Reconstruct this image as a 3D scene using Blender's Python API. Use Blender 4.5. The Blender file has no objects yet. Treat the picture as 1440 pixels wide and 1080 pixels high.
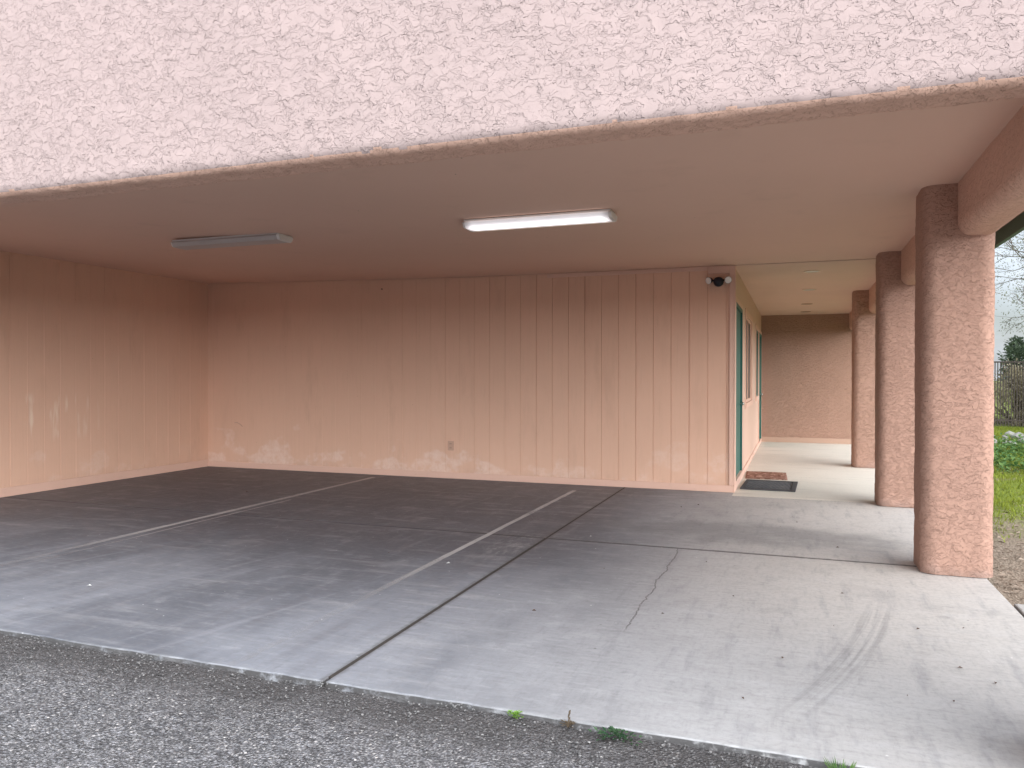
import bpy, bmesh, math, random
from math import radians as R, sin, cos, pi, exp
from mathutils import Vector, Matrix, noise

random.seed(7)
sc = bpy.context.scene
col = sc.collection

# ------------------------------------------------------------------ helpers
def link(o, parent=None):
    col.objects.link(o)
    if parent is not None:
        o.parent = parent
    return o

def mesh_obj(name, bm, mats, parent=None, smooth=False):
    me = bpy.data.meshes.new(name)
    bm.normal_update()
    bm.to_mesh(me); bm.free()
    for m in (mats if isinstance(mats, (list, tuple)) else [mats]):
        me.materials.append(m)
    if smooth:
        for p in me.polygons:
            p.use_smooth = True
    return link(bpy.data.objects.new(name, me), parent)

def pydata_obj(name, verts, faces, mats, parent=None, smooth=False, mi=None):
    me = bpy.data.meshes.new(name)
    me.from_pydata(verts, [], faces)
    for m in (mats if isinstance(mats, (list, tuple)) else [mats]):
        me.materials.append(m)
    if smooth:
        me.polygons.foreach_set('use_smooth', [True]*len(me.polygons))
    if mi:
        me.polygons.foreach_set('material_index', mi)
    me.update()
    return link(bpy.data.objects.new(name, me), parent)

def empty(name, loc=(0, 0, 0), rz=0):
    o = bpy.data.objects.new(name, None)
    o.empty_display_size = .1
    o.location = loc; o.rotation_euler = (0, 0, rz)
    return link(o)

def tag(o, label=None, cat=None, group=None, kind=None):
    if label: o['label'] = label
    if cat: o['category'] = cat
    if group: o['group'] = group
    if kind: o['kind'] = kind
    return o

def add_box(bm, x0, x1, y0, y1, z0, z1, bev=0, seg=2, mi=0):
    r = bmesh.ops.create_cube(bm, size=1)
    vs = r['verts']
    for v in vs:
        v.co = Vector((x0 if v.co.x < 0 else x1, y0 if v.co.y < 0 else y1, z0 if v.co.z < 0 else z1))
    fs = set(f for v in vs for f in v.link_faces)
    for f in fs: f.material_index = mi
    if bev:
        es = list(set(e for v in vs for e in v.link_edges))
        rr = bmesh.ops.bevel(bm, geom=es, offset=bev, segments=seg, affect='EDGES', profile=.5)
        for f in rr['faces']: f.material_index = mi

def box_obj(name, b, mat, parent=None, bev=0, seg=2):
    bm = bmesh.new(); add_box(bm, *b, bev=bev, seg=seg)
    return mesh_obj(name, bm, mat, parent)

def add_cyl(bm, p0, p1, r0, r1=None, n=16, cap=True):
    p0, p1 = Vector(p0), Vector(p1); r1 = r0 if r1 is None else r1
    d = (p1-p0).normalized()
    a = d.orthogonal().normalized(); b = d.cross(a)
    A = [bm.verts.new(p0+(a*cos(2*pi*i/n)+b*sin(2*pi*i/n))*r0) for i in range(n)]
    B = [bm.verts.new(p1+(a*cos(2*pi*i/n)+b*sin(2*pi*i/n))*r1) for i in range(n)]
    for i in range(n):
        bm.faces.new((A[i], A[(i+1) % n], B[(i+1) % n], B[i]))
    if cap:
        bm.faces.new(A[::-1]); bm.faces.new(B)

# ------------------------------------------------------------------ node helper
class NT:
    def __init__(s, name):
        s.mat = bpy.data.materials.new(name); s.mat.use_nodes = True
        s.t = s.mat.node_tree; s.t.nodes.clear()
        s.out = s.t.nodes.new('ShaderNodeOutputMaterial')
        s.tc = s.t.nodes.new('ShaderNodeTexCoord')
        s.P = s.tc.outputs['Object']
    def setin(s, sock, v):
        if isinstance(v, bpy.types.NodeSocket): s.t.links.new(v, sock)
        elif v is not None:
            if isinstance(v, (tuple, list)) and len(v) == 3 and sock.type == 'RGBA': v = (*v, 1)
            sock.default_value = v
    def n(s, typ, ins=None, **props):
        nd = s.t.nodes.new(typ)
        for k, v in props.items(): setattr(nd, k, v)
        for k, v in (ins or {}).items(): s.setin(nd.inputs[k], v)
        return nd
    def m(s, op, a, b=None, c=None, clamp=False):
        nd = s.t.nodes.new('ShaderNodeMath'); nd.operation = op; nd.use_clamp = clamp
        for i, v in enumerate((a, b, c)):
            if v is not None: s.setin(nd.inputs[i], v)
        return nd.outputs[0]
    def add(s, a, b): return s.m('ADD', a, b)
    def sub(s, a, b): return s.m('SUBTRACT', a, b)
    def mul(s, *a):
        r = a[0]
        for x in a[1:]: r = s.m('MULTIPLY', r, x)
        return r
    def ss(s, v, a, b, lo=0., hi=1.):
        nd = s.n('ShaderNodeMapRange', interpolation_type='SMOOTHSTEP')
        if a <= b:
            nd.inputs['From Min'].default_value, nd.inputs['From Max'].default_value = a, b
            nd.inputs['To Min'].default_value, nd.inputs['To Max'].default_value = lo, hi
        else:
            nd.inputs['From Min'].default_value, nd.inputs['From Max'].default_value = b, a
            nd.inputs['To Min'].default_value, nd.inputs['To Max'].default_value = hi, lo
        s.setin(nd.inputs['Value'], v)
        return nd.outputs[0]
    def xyz(s, v=None):
        nd = s.n('ShaderNodeSeparateXYZ', {0: v or s.P}); return nd.outputs
    def scale(s, sx, sy, sz, v=None, off=(0, 0, 0)):
        nd = s.n('ShaderNodeMapping', {'Vector': v or s.P, 'Scale': (sx, sy, sz), 'Location': off}); return nd.outputs[0]
    def noise(s, scale=1, detail=3, rough=.5, v=None, dist=0, out='Factor'):
        nd = s.n('ShaderNodeTexNoise', {'Vector': v or s.P, 'Scale': scale, 'Detail': detail, 'Roughness': rough, 'Distortion': dist})
        return nd.outputs[0] if out != 'Color' else nd.outputs[1]
    def voro(s, scale=1, v=None, feature='F1', rnd=1.):
        nd = s.n('ShaderNodeTexVoronoi', {'Vector': v or s.P, 'Scale': scale, 'Randomness': rnd}, feature=feature); return nd
    def mix(s, f, a, b, blend='MIX'):
        nd = s.n('ShaderNodeMix', data_type='RGBA', blend_type=blend)
        s.setin(nd.inputs[0], f); s.setin(nd.inputs[6], a); s.setin(nd.inputs[7], b)
        return nd.outputs[2]
    def ramp(s, f, stops):
        nd = s.n('ShaderNodeValToRGB', {0: f}); cr = nd.color_ramp
        while len(cr.elements) < len(stops): cr.elements.new(.5)
        for e, (p, c) in zip(cr.elements, stops): e.position = p; e.color = (*c, 1)
        return nd.outputs[0]
    def bump(s, h, dist=.01, strength=1., normal=None):
        nd = s.n('ShaderNodeBump', {'Height': h, 'Distance': dist, 'Strength': strength})
        if normal is not None: s.setin(nd.inputs['Normal'], normal)
        return nd.outputs[0]
    def bsdf(s, color, rough=.8, normal=None, metal=0., spec=.3, **kw):
        nd = s.n('ShaderNodeBsdfPrincipled', {'Base Color': color, 'Roughness': rough, 'Metallic': metal, 'Specular IOR Level': spec})
        if normal is not None: s.setin(nd.inputs['Normal'], normal)
        for k, v in kw.items(): s.setin(nd.inputs[k], v)
        s.t.links.new(nd.outputs[0], s.out.inputs[0]); s.b = nd
        return s.mat

def plain(name, c, rough=.6, metal=0., spec=.3, var=.12, vs=8.):
    t = NT(name)
    f = t.noise(vs, 4, .6)
    a = tuple(x*(1-var) for x in c); b = tuple(min(1, x*(1+var)) for x in c)
    return t.bsdf(t.mix(f, a, b), rough, metal=metal, spec=spec, normal=t.bump(t.noise(vs*12, 3), .001, .3))

# ------------------------------------------------------------------ materials
PEACH = (.70, .44, .315)

def stucco(name, c, fac=1.0, sc_=1.0, line=.55):
    """lace / skip-trowel stucco: flat torn islands with crisp edges over a sandy coat"""
    t = NT(name)
    warp = t.n('ShaderNodeVectorMath', {0: t.P, 1: t.n('ShaderNodeVectorMath', {0: t.noise(16*sc_, 2, .5, out='Color'), 'Scale': .05}, operation='SCALE').outputs[0]}, operation='ADD').outputs[0]
    warp = t.n('ShaderNodeVectorMath', {0: warp, 1: t.n('ShaderNodeVectorMath', {0: t.noise(52*sc_, 2, .5, out='Color'), 'Scale': .022}, operation='SCALE').outputs[0]}, operation='ADD').outputs[0]
    v = t.scale(1, 1, 2.1, warp)
    n1 = t.noise(11*sc_, 2, .45, v, .1)
    n2 = t.noise(17*sc_, 2, .45, t.scale(1, 1, 1.9, warp, (3.1, 1.7, 5.2)), .1)
    big = t.noise(1.1, 4, .6)
    patch = t.ss(t.noise(3.2*sc_, 2, .5), .34, .5, .35, 1.)
    p1 = t.ss(n1, .505, .522); p1b = t.ss(n1, .43, .445); p2 = t.ss(n2, .50, .518)
    sand = t.noise(170*sc_, 3, .7)
    h = t.add(t.add(t.mul(p1, .50), t.mul(p1b, .25)), t.add(t.mul(p2, patch, .42), t.mul(sand, .13)))
    # thin dark line on the low side of each torn island: crevice shade in the colour
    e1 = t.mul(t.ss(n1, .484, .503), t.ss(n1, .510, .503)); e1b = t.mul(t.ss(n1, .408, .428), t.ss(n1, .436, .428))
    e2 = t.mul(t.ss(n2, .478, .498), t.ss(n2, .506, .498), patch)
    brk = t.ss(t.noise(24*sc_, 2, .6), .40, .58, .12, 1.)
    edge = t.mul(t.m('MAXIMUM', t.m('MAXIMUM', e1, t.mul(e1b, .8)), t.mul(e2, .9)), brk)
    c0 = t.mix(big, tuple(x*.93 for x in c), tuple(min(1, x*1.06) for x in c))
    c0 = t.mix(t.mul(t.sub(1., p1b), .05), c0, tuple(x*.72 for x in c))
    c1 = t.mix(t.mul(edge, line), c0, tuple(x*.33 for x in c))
    c1 = t.mix(t.mul(t.ss(sand, .58, .75), .20), c1, tuple(x*.6 for x in c))
    return t, c1, t.bump(h, .011*fac, 1.)

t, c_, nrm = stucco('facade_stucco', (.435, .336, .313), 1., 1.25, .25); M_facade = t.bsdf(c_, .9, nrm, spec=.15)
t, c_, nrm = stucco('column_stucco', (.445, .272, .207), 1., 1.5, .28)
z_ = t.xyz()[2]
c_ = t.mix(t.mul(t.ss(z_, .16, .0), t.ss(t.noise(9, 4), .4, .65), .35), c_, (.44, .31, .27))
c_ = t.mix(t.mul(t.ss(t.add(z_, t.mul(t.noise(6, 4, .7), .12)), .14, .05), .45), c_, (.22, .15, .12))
M_col = t.bsdf(c_, .9, nrm, spec=.15)
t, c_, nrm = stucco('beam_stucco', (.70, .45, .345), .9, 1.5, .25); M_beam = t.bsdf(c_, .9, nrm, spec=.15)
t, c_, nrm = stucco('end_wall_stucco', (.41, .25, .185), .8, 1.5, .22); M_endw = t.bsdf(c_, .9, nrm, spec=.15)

def siding(name, c, axis):
    t = NT(name)
    x, y, z = t.xyz()
    along = x if axis == 'x' else y
    sx, sy = (1, .01) if axis == 'x' else (.01, 1)
    grain = t.noise(70, 4, .65, t.scale(sx, sy, .035))
    fine = t.noise(240, 3, .6, t.scale(sx, sy, .06))
    big = t.noise(.9, 4, .6, t.scale(1, 1, .8))
    base = t.mix(big, tuple(k*.90 for k in c), tuple(min(1, k*1.07) for k in c))
    bd = t.noise(1, 0, .5, t.n('ShaderNodeCombineXYZ', {0: t.m('FLOOR', t.m('DIVIDE', t.add(along, .757), .2123))}).outputs[0])
    base = t.mix(t.ss(bd, .35, .65, 0, .16), base, tuple(k*.74 for k in c))
    stn = t.noise(3.5, 5, .65, t.scale(sx if axis == 'x' else .01, sy if axis == 'y' else .01, .25))
    base = t.mix(t.mul(t.ss(stn, .54, .75), .25), base, (c[0]*.66, c[1]*.62, c[2]*.6))
    low = t.mul(t.ss(t.add(z, t.mul(big, .1)), .26, .06), t.ss(t.noise(5, 5, .7), .35, .65))
    base = t.mix(t.mul(low, .28), base, (.30, .2, .15))
    base = t.mix(t.mul(t.ss(grain, .52, .75), .22), base, tuple(k*.72 for k in c))
    # bleached, chalky damp marks rising from the plate
    w = t.noise(2.6, 3, .5, t.scale(1, 1, 1.2, None, (4.2, 0, 1.1)))
    top = t.add(.02, t.mul(t.ss(w, .42, .74), .62))
    damp = t.mul(t.ss(t.sub(top, z), -.16, .16), t.ss(t.noise(11, 6, .7), .25, .68))
    lim = t.ss(along, -2.2, -3.4, .55, 1.) if axis == 'x' else t.ss(along, 9, 7, 0.1, .5)
    base = t.mix(t.mul(damp, lim, .42), base, (.84, .70, .62))
    # hosed-down pale drips higher up on the wall
    if axis == 'y':
        dr = t.mul(t.ss(t.noise(8, 3, .5, t.scale(.01, 1, .16, None, (0, 2.3, 0))), .54, .64), t.ss(z, .55, .75), t.ss(z, 1.18, 1.05), t.ss(y, 7.6, 6.9))
        base = t.mix(t.mul(dr, .6), base, (.84, .70, .56))
    # small scuffs and chips
    vo = t.voro(7).outputs[0]
    chip = t.mul(t.ss(vo, .045, .02), t.ss(t.noise(1.4, 2), .55, .62))
    base = t.mix(t.mul(chip, .5), base, (.24, .13, .10))
    h = t.add(t.mul(grain, .6), t.mul(fine, .4))
    return t.bsdf(base, .78, t.bump(h, .003, .7), spec=.25)

M_side_x = siding('plywood_siding_back', PEACH, 'x')
M_side_y = siding('plywood_siding_left', PEACH, 'y')

def paint(name, c, rough=.7, drip=False):
    t = NT(name)
    big = t.noise(1.3, 4, .6)
    b = t.mix(big, tuple(k*.93 for k in c), tuple(min(1, k*1.06) for k in c))
    b = t.mix(t.mul(t.ss(t.noise(14, 5, .7), .56, .75), .16), b, tuple(k*.6 for k in c))
    return t.bsdf(b, rough, t.bump(t.add(t.noise(60, 3), t.mul(t.noise(300, 2), .4)), .0012, .5), spec=.3)

M_trim = paint('peach_trim_paint', (.66, .43, .335))
M_base = paint('baseboard_paint', (.66, .43, .335))
M_doorwall = paint('door_wall_paint', (.60, .41, .315))
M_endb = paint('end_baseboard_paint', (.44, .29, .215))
M_green = paint('teal_door_paint', (.035, .135, .108), .45)
M_eave = paint('green_eave_paint', (.10, .16, .125), .6)
M_soffit = paint('brown_soffit_paint', (.30, .15, .09), .8)
M_roof = plain('roof_membrane', (.35, .33, .31), .9)

t = NT('ceiling_plaster')
x, y, z = t.xyz()
big = t.noise(.45, 4, .55)
b = t.mix(big, (.62, .42, .325), (.72, .49, .39))
b = t.mix(t.mul(t.ss(t.noise(2.2, 5, .65), .55, .8), .22), b, (.44, .29, .215))
sp = t.voro(3.1).outputs[0]
b = t.mix(t.mul(t.ss(sp, .022, .012), .8), b, (.08, .05, .04))
M_ceil = t.bsdf(b, .85, t.bump(t.add(t.noise(45, 3), t.mul(t.noise(7, 3), 1.2)), .002, .5), spec=.2)
M_ceil2 = paint('walkway_ceiling_paint', (.66, .455, .365), .85)

# --- concrete
t = NT('concrete_slab')
x, y, z = t.xyz()
n_big = t.noise(.55, 5, .6); n_mid = t.noise(2.3, 6, .65); n_fine = t.noise(38, 5, .7)
streakY = t.noise(6, 5, .6, t.scale(1, .12, 1)); streakX = t.noise(7, 5, .62, t.scale(.18, 1, 1))
diag = t.noise(11, 5, .65, t.n('ShaderNodeMapping', {'Vector': t.P, 'Rotation': (0, 0, R(-28)), 'Scale': (1, .16, 1)}).outputs[0])
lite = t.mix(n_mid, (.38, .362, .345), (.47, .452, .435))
lite = t.mix(t.mul(t.ss(y, 3.4, 5.2), t.ss(x, -2.2, -.2)), lite, t.mix(n_mid, (.46, .425, .39), (.56, .525, .485)))  # paler with depth toward the right, making up in colour for light falloff
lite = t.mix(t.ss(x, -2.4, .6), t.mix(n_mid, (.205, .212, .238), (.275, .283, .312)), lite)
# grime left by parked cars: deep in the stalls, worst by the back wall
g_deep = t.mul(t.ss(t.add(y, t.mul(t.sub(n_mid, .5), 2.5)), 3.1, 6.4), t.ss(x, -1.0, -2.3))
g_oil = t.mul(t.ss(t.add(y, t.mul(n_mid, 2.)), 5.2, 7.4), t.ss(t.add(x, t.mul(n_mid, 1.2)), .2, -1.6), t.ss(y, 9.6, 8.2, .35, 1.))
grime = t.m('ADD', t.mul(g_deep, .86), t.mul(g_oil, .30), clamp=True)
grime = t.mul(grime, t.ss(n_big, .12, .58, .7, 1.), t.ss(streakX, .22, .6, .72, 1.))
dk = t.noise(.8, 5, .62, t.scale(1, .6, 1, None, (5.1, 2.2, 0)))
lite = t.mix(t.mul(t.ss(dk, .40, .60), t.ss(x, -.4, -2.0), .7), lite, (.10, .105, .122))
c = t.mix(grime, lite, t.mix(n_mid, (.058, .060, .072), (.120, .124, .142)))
# wheel tracks and cross wipes
tr = t.mul(t.ss(streakY, .5, .72), t.ss(x, -1.5, -2.4))
c = t.mix(t.mul(tr, .42), c, (.14, .135, .15))
c = t.mix(t.mul(t.ss(diag, .50, .72), .42), c, (.22, .215, .225))
c = t.mix(t.mul(t.ss(streakX, .50, .78), .36), c, (.46, .45, .45))
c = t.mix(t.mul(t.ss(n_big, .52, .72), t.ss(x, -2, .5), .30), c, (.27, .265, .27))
blot = t.noise(5.5, 6, .7, t.scale(.7, 1, 1, None, (2.2, 8.1, 0)))
c = t.mix(t.mul(t.ss(blot, .52, .70), .34), c, t.mix(.5, c, (.10, .10, .105)))
c = t.mix(t.mul(t.ss(blot, .46, .32), .25), c, t.mix(.5, c, (.62, .61, .61)))
wipe = t.noise(1, 4, .7, t.n('ShaderNodeCombineXYZ', {0: t.mul(t.add(x, t.mul(y, .5)), 30), 1: t.mul(t.sub(y, t.mul(x, .4)), 1.6)}).outputs[0])
c = t.mix(t.mul(t.ss(wipe, .56, .72), t.ss(t.noise(.9, 3), .46, .62), .15), c, (.42, .41, .42))
scu = t.mul(t.ss(t.m('ABSOLUTE', t.add(x, 2.12)), .30, .05), t.ss(t.m('ABSOLUTE', t.sub(y, 5.75)), .8, .2), t.ss(t.noise(16, 5, .7, t.scale(1, .35, 1)), .46, .66))
c = t.mix(t.mul(scu, .42), c, (.42, .41, .40))
# oval grey stain in the bay beside the first column
dx = t.m('DIVIDE', t.add(x, .35), 1.35); dy = t.m('DIVIDE', t.sub(y, 6.95), .52)
d2 = t.add(t.mul(dx, dx), t.mul(dy, dy))
ov = t.mul(t.ss(t.add(d2, t.mul(t.sub(n_mid, .5), 2.4)), 1.25, .1), .75)
c = t.mix(t.mul(ov, .62), c, (.165, .165, .165))
# turning tyre scuff near the drive edge
ty = t.sub(y, 4.2)
arc = t.sub(t.sub(x, t.mul(ty, .268)), t.sub(.311, t.mul(t.mul(ty, ty), .077)))
band = t.ss(t.m('ABSOLUTE', arc), .16, .02)
lines = t.noise(1, 3, .6, t.n('ShaderNodeCombineXYZ', {0: t.mul(arc, 26), 1: t.mul(y, .7)}).outputs[0])
scf = t.mul(band, t.ss(lines, .40, .66), t.ss(y, 2.95, 3.7), t.ss(y, 5.3, 4.6))
c = t.mix(t.mul(scf, .48), c, (.17, .165, .165))
# long faint tyre prints on the near left slab
pr = t.mul(t.ss(t.noise(1, 4, .6, t.n('ShaderNodeCombineXYZ', {0: t.mul(t.sub(x, t.mul(y, .25)), 9), 1: t.mul(y, .35)}).outputs[0]), .54, .70), t.ss(x, -1.2, -2.), t.ss(y, 5.5, 4))
c = t.mix(t.mul(pr, .22), c, (.40, .40, .43))
# hairline crack wandering from the cross joint
cx = t.add(-.845, t.mul(t.sub(t.noise(3.2, 5, .7, t.scale(0, 1, 0)), .5), .13))
cd = t.m('ABSOLUTE', t.sub(x, cx))
crack = t.mul(t.ss(cd, .006, .002), t.ss(y, 4.0, 4.15), t.ss(y, 6.15, 6.1), t.ss(t.noise(7, 3, .6), .3, .45))
c = t.mix(t.mul(crack, .7), c, (.10, .09, .085))
halo = t.mul(t.ss(cd, .05, .0), t.ss(y, 4.0, 4.3), t.ss(y, 6.15, 6.1))
c = t.mix(t.mul(halo, .12), c, (.2, .19, .18))
# white mineral bloom on the drive edge and along the joint
edge = t.mul(t.ss(t.add(y, t.mul(t.noise(5, 4, .7), .07)), 2.965, 2.93), .5)
c = t.mix(edge, c, (.42, .42, .42))
# speckle and droplets
vs = t.voro(5.5); sp = t.mul(t.ss(vs.outputs[0], .05, .02), t.ss(t.xyz(vs.outputs[1])[0], .55, .6))
c = t.mix(t.mul(sp, .75), c, (.09, .08, .075))
vs2 = t.voro(2.4, t.scale(1, 1, 1, None, (1.3, .4, 0))); sp2 = t.mul(t.ss(vs2.outputs[0], .10, .05), t.ss(t.xyz(vs2.outputs[1])[1], .6, .65))
c = t.mix(t.mul(sp2, .28), c, (.16, .15, .15))
vs3 = t.voro(9, t.scale(1, 1, 1, None, (7.3, 2.4, 0))); sp3 = t.mul(t.ss(vs3.outputs[0], .06, .03), t.ss(t.xyz(vs3.outputs[1])[2], .8, .83))
c = t.mix(t.mul(sp3, .7), c, (.72, .71, .69))
c = t.mix(t.mul(t.ss(n_fine, .42, .75), .34), c, (.2, .195, .19))
c = t.mix(t.mul(t.ss(z, -.003, -.008), t.ss(t.noise(11, 4, .7), .30, .5)), c, (.085, .08, .078))  # slab sides coloured dark in patches, for the shade in the lip gap
jn = t.noise(14, 5, .7)
jd = t.m('MINIMUM', t.m('ABSOLUTE', t.add(x, 1.947)), t.add(t.m('ABSOLUTE', t.sub(y, 6.154)), t.ss(x, -2.4, -3.6, 0, .05)))
c = t.mix(t.mul(t.ss(t.add(jd, t.mul(t.sub(jn, .5), .05)), .040, .006), .62), c, (.075, .068, .062))
broom = t.noise(30, 5, .75, t.scale(.22, 1, 1)); broom2 = t.noise(34, 5, .75, t.scale(1, .2, 1, None, (.4, 3, 0)))
c = t.mix(t.mul(t.ss(broom, .50, .70), .28), c, t.mix(.45, c, (.62, .61, .62)))
c = t.mix(t.mul(t.ss(broom, .48, .30), .34), c, t.mix(.55, c, (.05, .05, .05)))
c = t.mix(t.mul(t.ss(broom2, .50, .74), .34), c, t.mix(.45, c, (.05, .05, .055)))
rough = t.ss(grime, 0, 1, .74, .55)
hb = t.add(t.mul(t.noise(110, 4, .65), .6), t.add(t.mul(t.noise(60, 3, .6, t.scale(1, .1, 1)), .5), t.mul(n_fine, .5)))
hb = t.sub(hb, t.mul(crack, 2.5))
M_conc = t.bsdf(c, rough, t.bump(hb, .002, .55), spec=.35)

t = NT('walkway_concrete')
x, y, z = t.xyz()
n_mid = t.noise(1.7, 6, .65); sx = t.noise(5, 5, .6, t.scale(.2, 1, 1))
c = t.mix(n_mid, (.58, .535, .46), (.69, .645, .565))
c = t.mix(t.mul(t.ss(sx, .5, .75), .35), c, (.36, .33, .29))
c = t.mix(t.mul(t.ss(t.noise(30, 5, .7), .45, .75), .2), c, (.25, .23, .21))
vs = t.voro(4.5); sp = t.mul(t.ss(vs.outputs[0], .05, .02), t.ss(t.xyz(vs.outputs[1])[0], .6, .65))
c = t.mix(t.mul(sp, .7), c, (.13, .10, .08))
M_walk = t.bsdf(c, .72, t.bump(t.noise(90, 4, .65), .0015, .5), spec=.35)

t = NT('outdoor_pad_concrete')
n_mid = t.noise(1.7, 6, .65)
c = t.mix(n_mid, (.36, .335, .31), (.47, .445, .42))
c = t.mix(t.mul(t.ss(t.noise(6, 6, .7), .48, .7), .4), c, (.14, .13, .12))
c = t.mix(t.mul(t.ss(t.noise(34, 5, .7), .45, .75), .3), c, (.12, .11, .10))
M_pad = t.bsdf(c, .8, t.bump(t.noise(90, 4, .65), .002, .6), spec=.3)
M_joint = plain('joint_dirt', (.05, .042, .037), .95, var=.4, vs=30)

t = NT('worn_line_paint')
x, y, z = t.xyz()
wear = t.add(t.noise(60, 5, .75), t.mul(t.sub(t.noise(1.3, 3, .6), .5), .7))
lowy = t.mul(t.ss(y, 4.9, 3.4), .22)
a = t.ss(t.sub(wear, lowy), .05, .52)
c = t.mix(t.noise(5, 4), (.40, .38, .37), (.56, .54, .53))
b = t.n('ShaderNodeBsdfPrincipled', {'Base Color': c, 'Roughness': .7})
tr = t.n('ShaderNodeBsdfTransparent'); mx = t.n('ShaderNodeMixShader', {0: t.mul(a, t.ss(y, 3.8, 5.6, .15, .88)), 1: tr.outputs[0], 2: b.outputs[0]})
t.t.links.new(mx.outputs[0], t.out.inputs[0]); M_line = t.mat

# --- asphalt: old exposed-aggregate
t = NT('old_asphalt')
x, y, z = t.xyz()
v1 = t.voro(85); v2 = t.voro(150); v0 = t.voro(60)
stone = t.mix(t.xyz(v1.outputs[1])[0], (.066, .065, .069), (.345, .338, .35))
stone2 = t.ramp(t.xyz(v2.outputs[1])[1], [(0, (.05, .048, .048)), (.5, (.20, .192, .192)), (.86, (.32, .308, .306)), (1, (.62, .58, .56))])
c = t.mix(t.ss(t.noise(40, 3), .4, .6), stone, stone2)
gap = t.ss(v1.outputs[0], .40, .70)
c = t.mix(t.mul(gap, .75), c, (.04, .038, .038))
brite = t.mul(t.ss(t.xyz(v0.outputs[1])[2], .96, .97), t.ss(v0.outputs[0], .38, .28))
gr = t.noise(26, 3, .7, t.scale(1, 1.6, 1))
c = t.mix(t.mul(t.ss(gr, .50, .66), .55), c, t.mix(.5, c, (.50, .48, .485)))
c = t.mix(t.mul(t.ss(gr, .47, .34), .6), c, (.05, .048, .05))
c = t.mix(brite, c, (.60, .56, .53))
big = t.noise(1.1, 5, .65)
c = t.mix(t.mul(t.ss(big, .35, .7), .35), c, t.mix(.5, c, (.30, .28, .28)))
c = t.mix(t.mul(t.ss(t.noise(2.4, 4, .6), .56, .72), .35), c, (.06, .057, .06))
# wind-blown dirt strip beside the slab
c = t.mix(t.mul(t.ss(t.add(y, t.mul(t.noise(3, 4, .6), .28)), 2.55, 3.0), .7), c, (.07, .062, .058))
h = t.add(t.mul(t.ss(v1.outputs[0], .75, .1), .9), t.add(t.mul(t.ss(v2.outputs[0], .7, .1), .45), t.mul(t.ss(v0.outputs[0], .6, .1), .5)))
M_asph = t.bsdf(c, .85, t.bump(h, .007, .9), spec=.3)

# --- soil, litter, grass
t = NT('dry_soil')
x, y, z = t.xyz()
a = t.noise(9, 6, .7); v = t.voro(60)
c = t.mix(a, (.15, .11, .078), (.31, .25, .19))
c = t.mix(t.mul(t.xyz(v.outputs[1])[0], .5), c, (.36, .29, .23))
c = t.mix(t.mul(t.ss(t.noise(1.1, 4, .6), .25, .5), t.ss(t.add(y, t.mul(a, 3)), 8.8, 11.4)), c, (.16, .20, .035))
M_soil = t.bsdf(c, .95, t.bump(t.add(a, t.mul(v.outputs[0], .5)), .03, .8), spec=.1)

def leafmat(name, a, b, trans=.25):
    t = NT(name)
    g = t.n('ShaderNodeNewGeometry')
    f = g.outputs['Random Per Island']
    c = t.mix(f, a, b)
    t.bsdf(c, .65, spec=.2)
    tl = t.n('ShaderNodeBsdfTranslucent', {'Color': c})
    mx = t.n('ShaderNodeMixShader', {0: trans, 1: t.b.outputs[0], 2: tl.outputs[0]})
    t.t.links.new(mx.outputs[0], t.out.inputs[0]); return t.mat
M_grass = leafmat('grass_blades', (.135, .175, .018), (.29, .325, .045))
M_weed = leafmat('weed_leaves', (.055, .13, .035), (.15, .24, .07))
M_litter = leafmat('leaf_litter', (.10, .072, .05), (.40, .31, .24), .05)
M_leaf_olive = leafmat('olive_leaves', (.15, .17, .11), (.27, .28, .20), .3)
M_leaf_dark = leafmat('dark_leaves', (.055, .085, .05), (.13, .17, .10), .2)
M_leaf_dry = leafmat('dry_brush_leaves', (.27, .235, .15), (.52, .45, .31), .2)
M_weed_light = leafmat('bright_weed_leaves', (.16, .32, .04), (.26, .42, .08))
M_weed_dark = leafmat('dark_weed_leaves', (.03, .075, .035), (.07, .13, .06))
M_weed_dry = leafmat('dry_weed_leaves', (.10, .075, .05), (.2, .15, .10))
M_dead = leafmat('dead_leaf', (.06, .04, .03), (.16, .10, .07), .05)
M_bark = plain('grey_bark', (.13, .105, .085), .9, var=.4, vs=14)
M_rock = plain('pale_rock', (.25, .24, .215), .9, var=.3, vs=9)
M_steel = plain('rusty_fence_steel', (.075, .058, .048), .6, .3, var=.3)
M_white = plain('fixture_white_enamel', (.66, .63, .60), .4, var=.05)
M_black = plain('black_plastic', (.012, .014, .022), .35, var=.2)
M_whitelens = plain('frosted_lamp_lens', (.72, .71, .68), .25, var=.03)
M_outlet = paint('painted_outlet_plate', (.52, .33, .24), .5)
M_dark = plain('dark_slot', (.03, .022, .018), .8)
M_disc = plain('cream_downlight_trim', (.58, .44, .32), .5)
M_disc2 = plain('brown_downlight_trim', (.33, .20, .12), .5)
M_metal = plain('brushed_metal', (.45, .43, .40), .35, .9)

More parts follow.
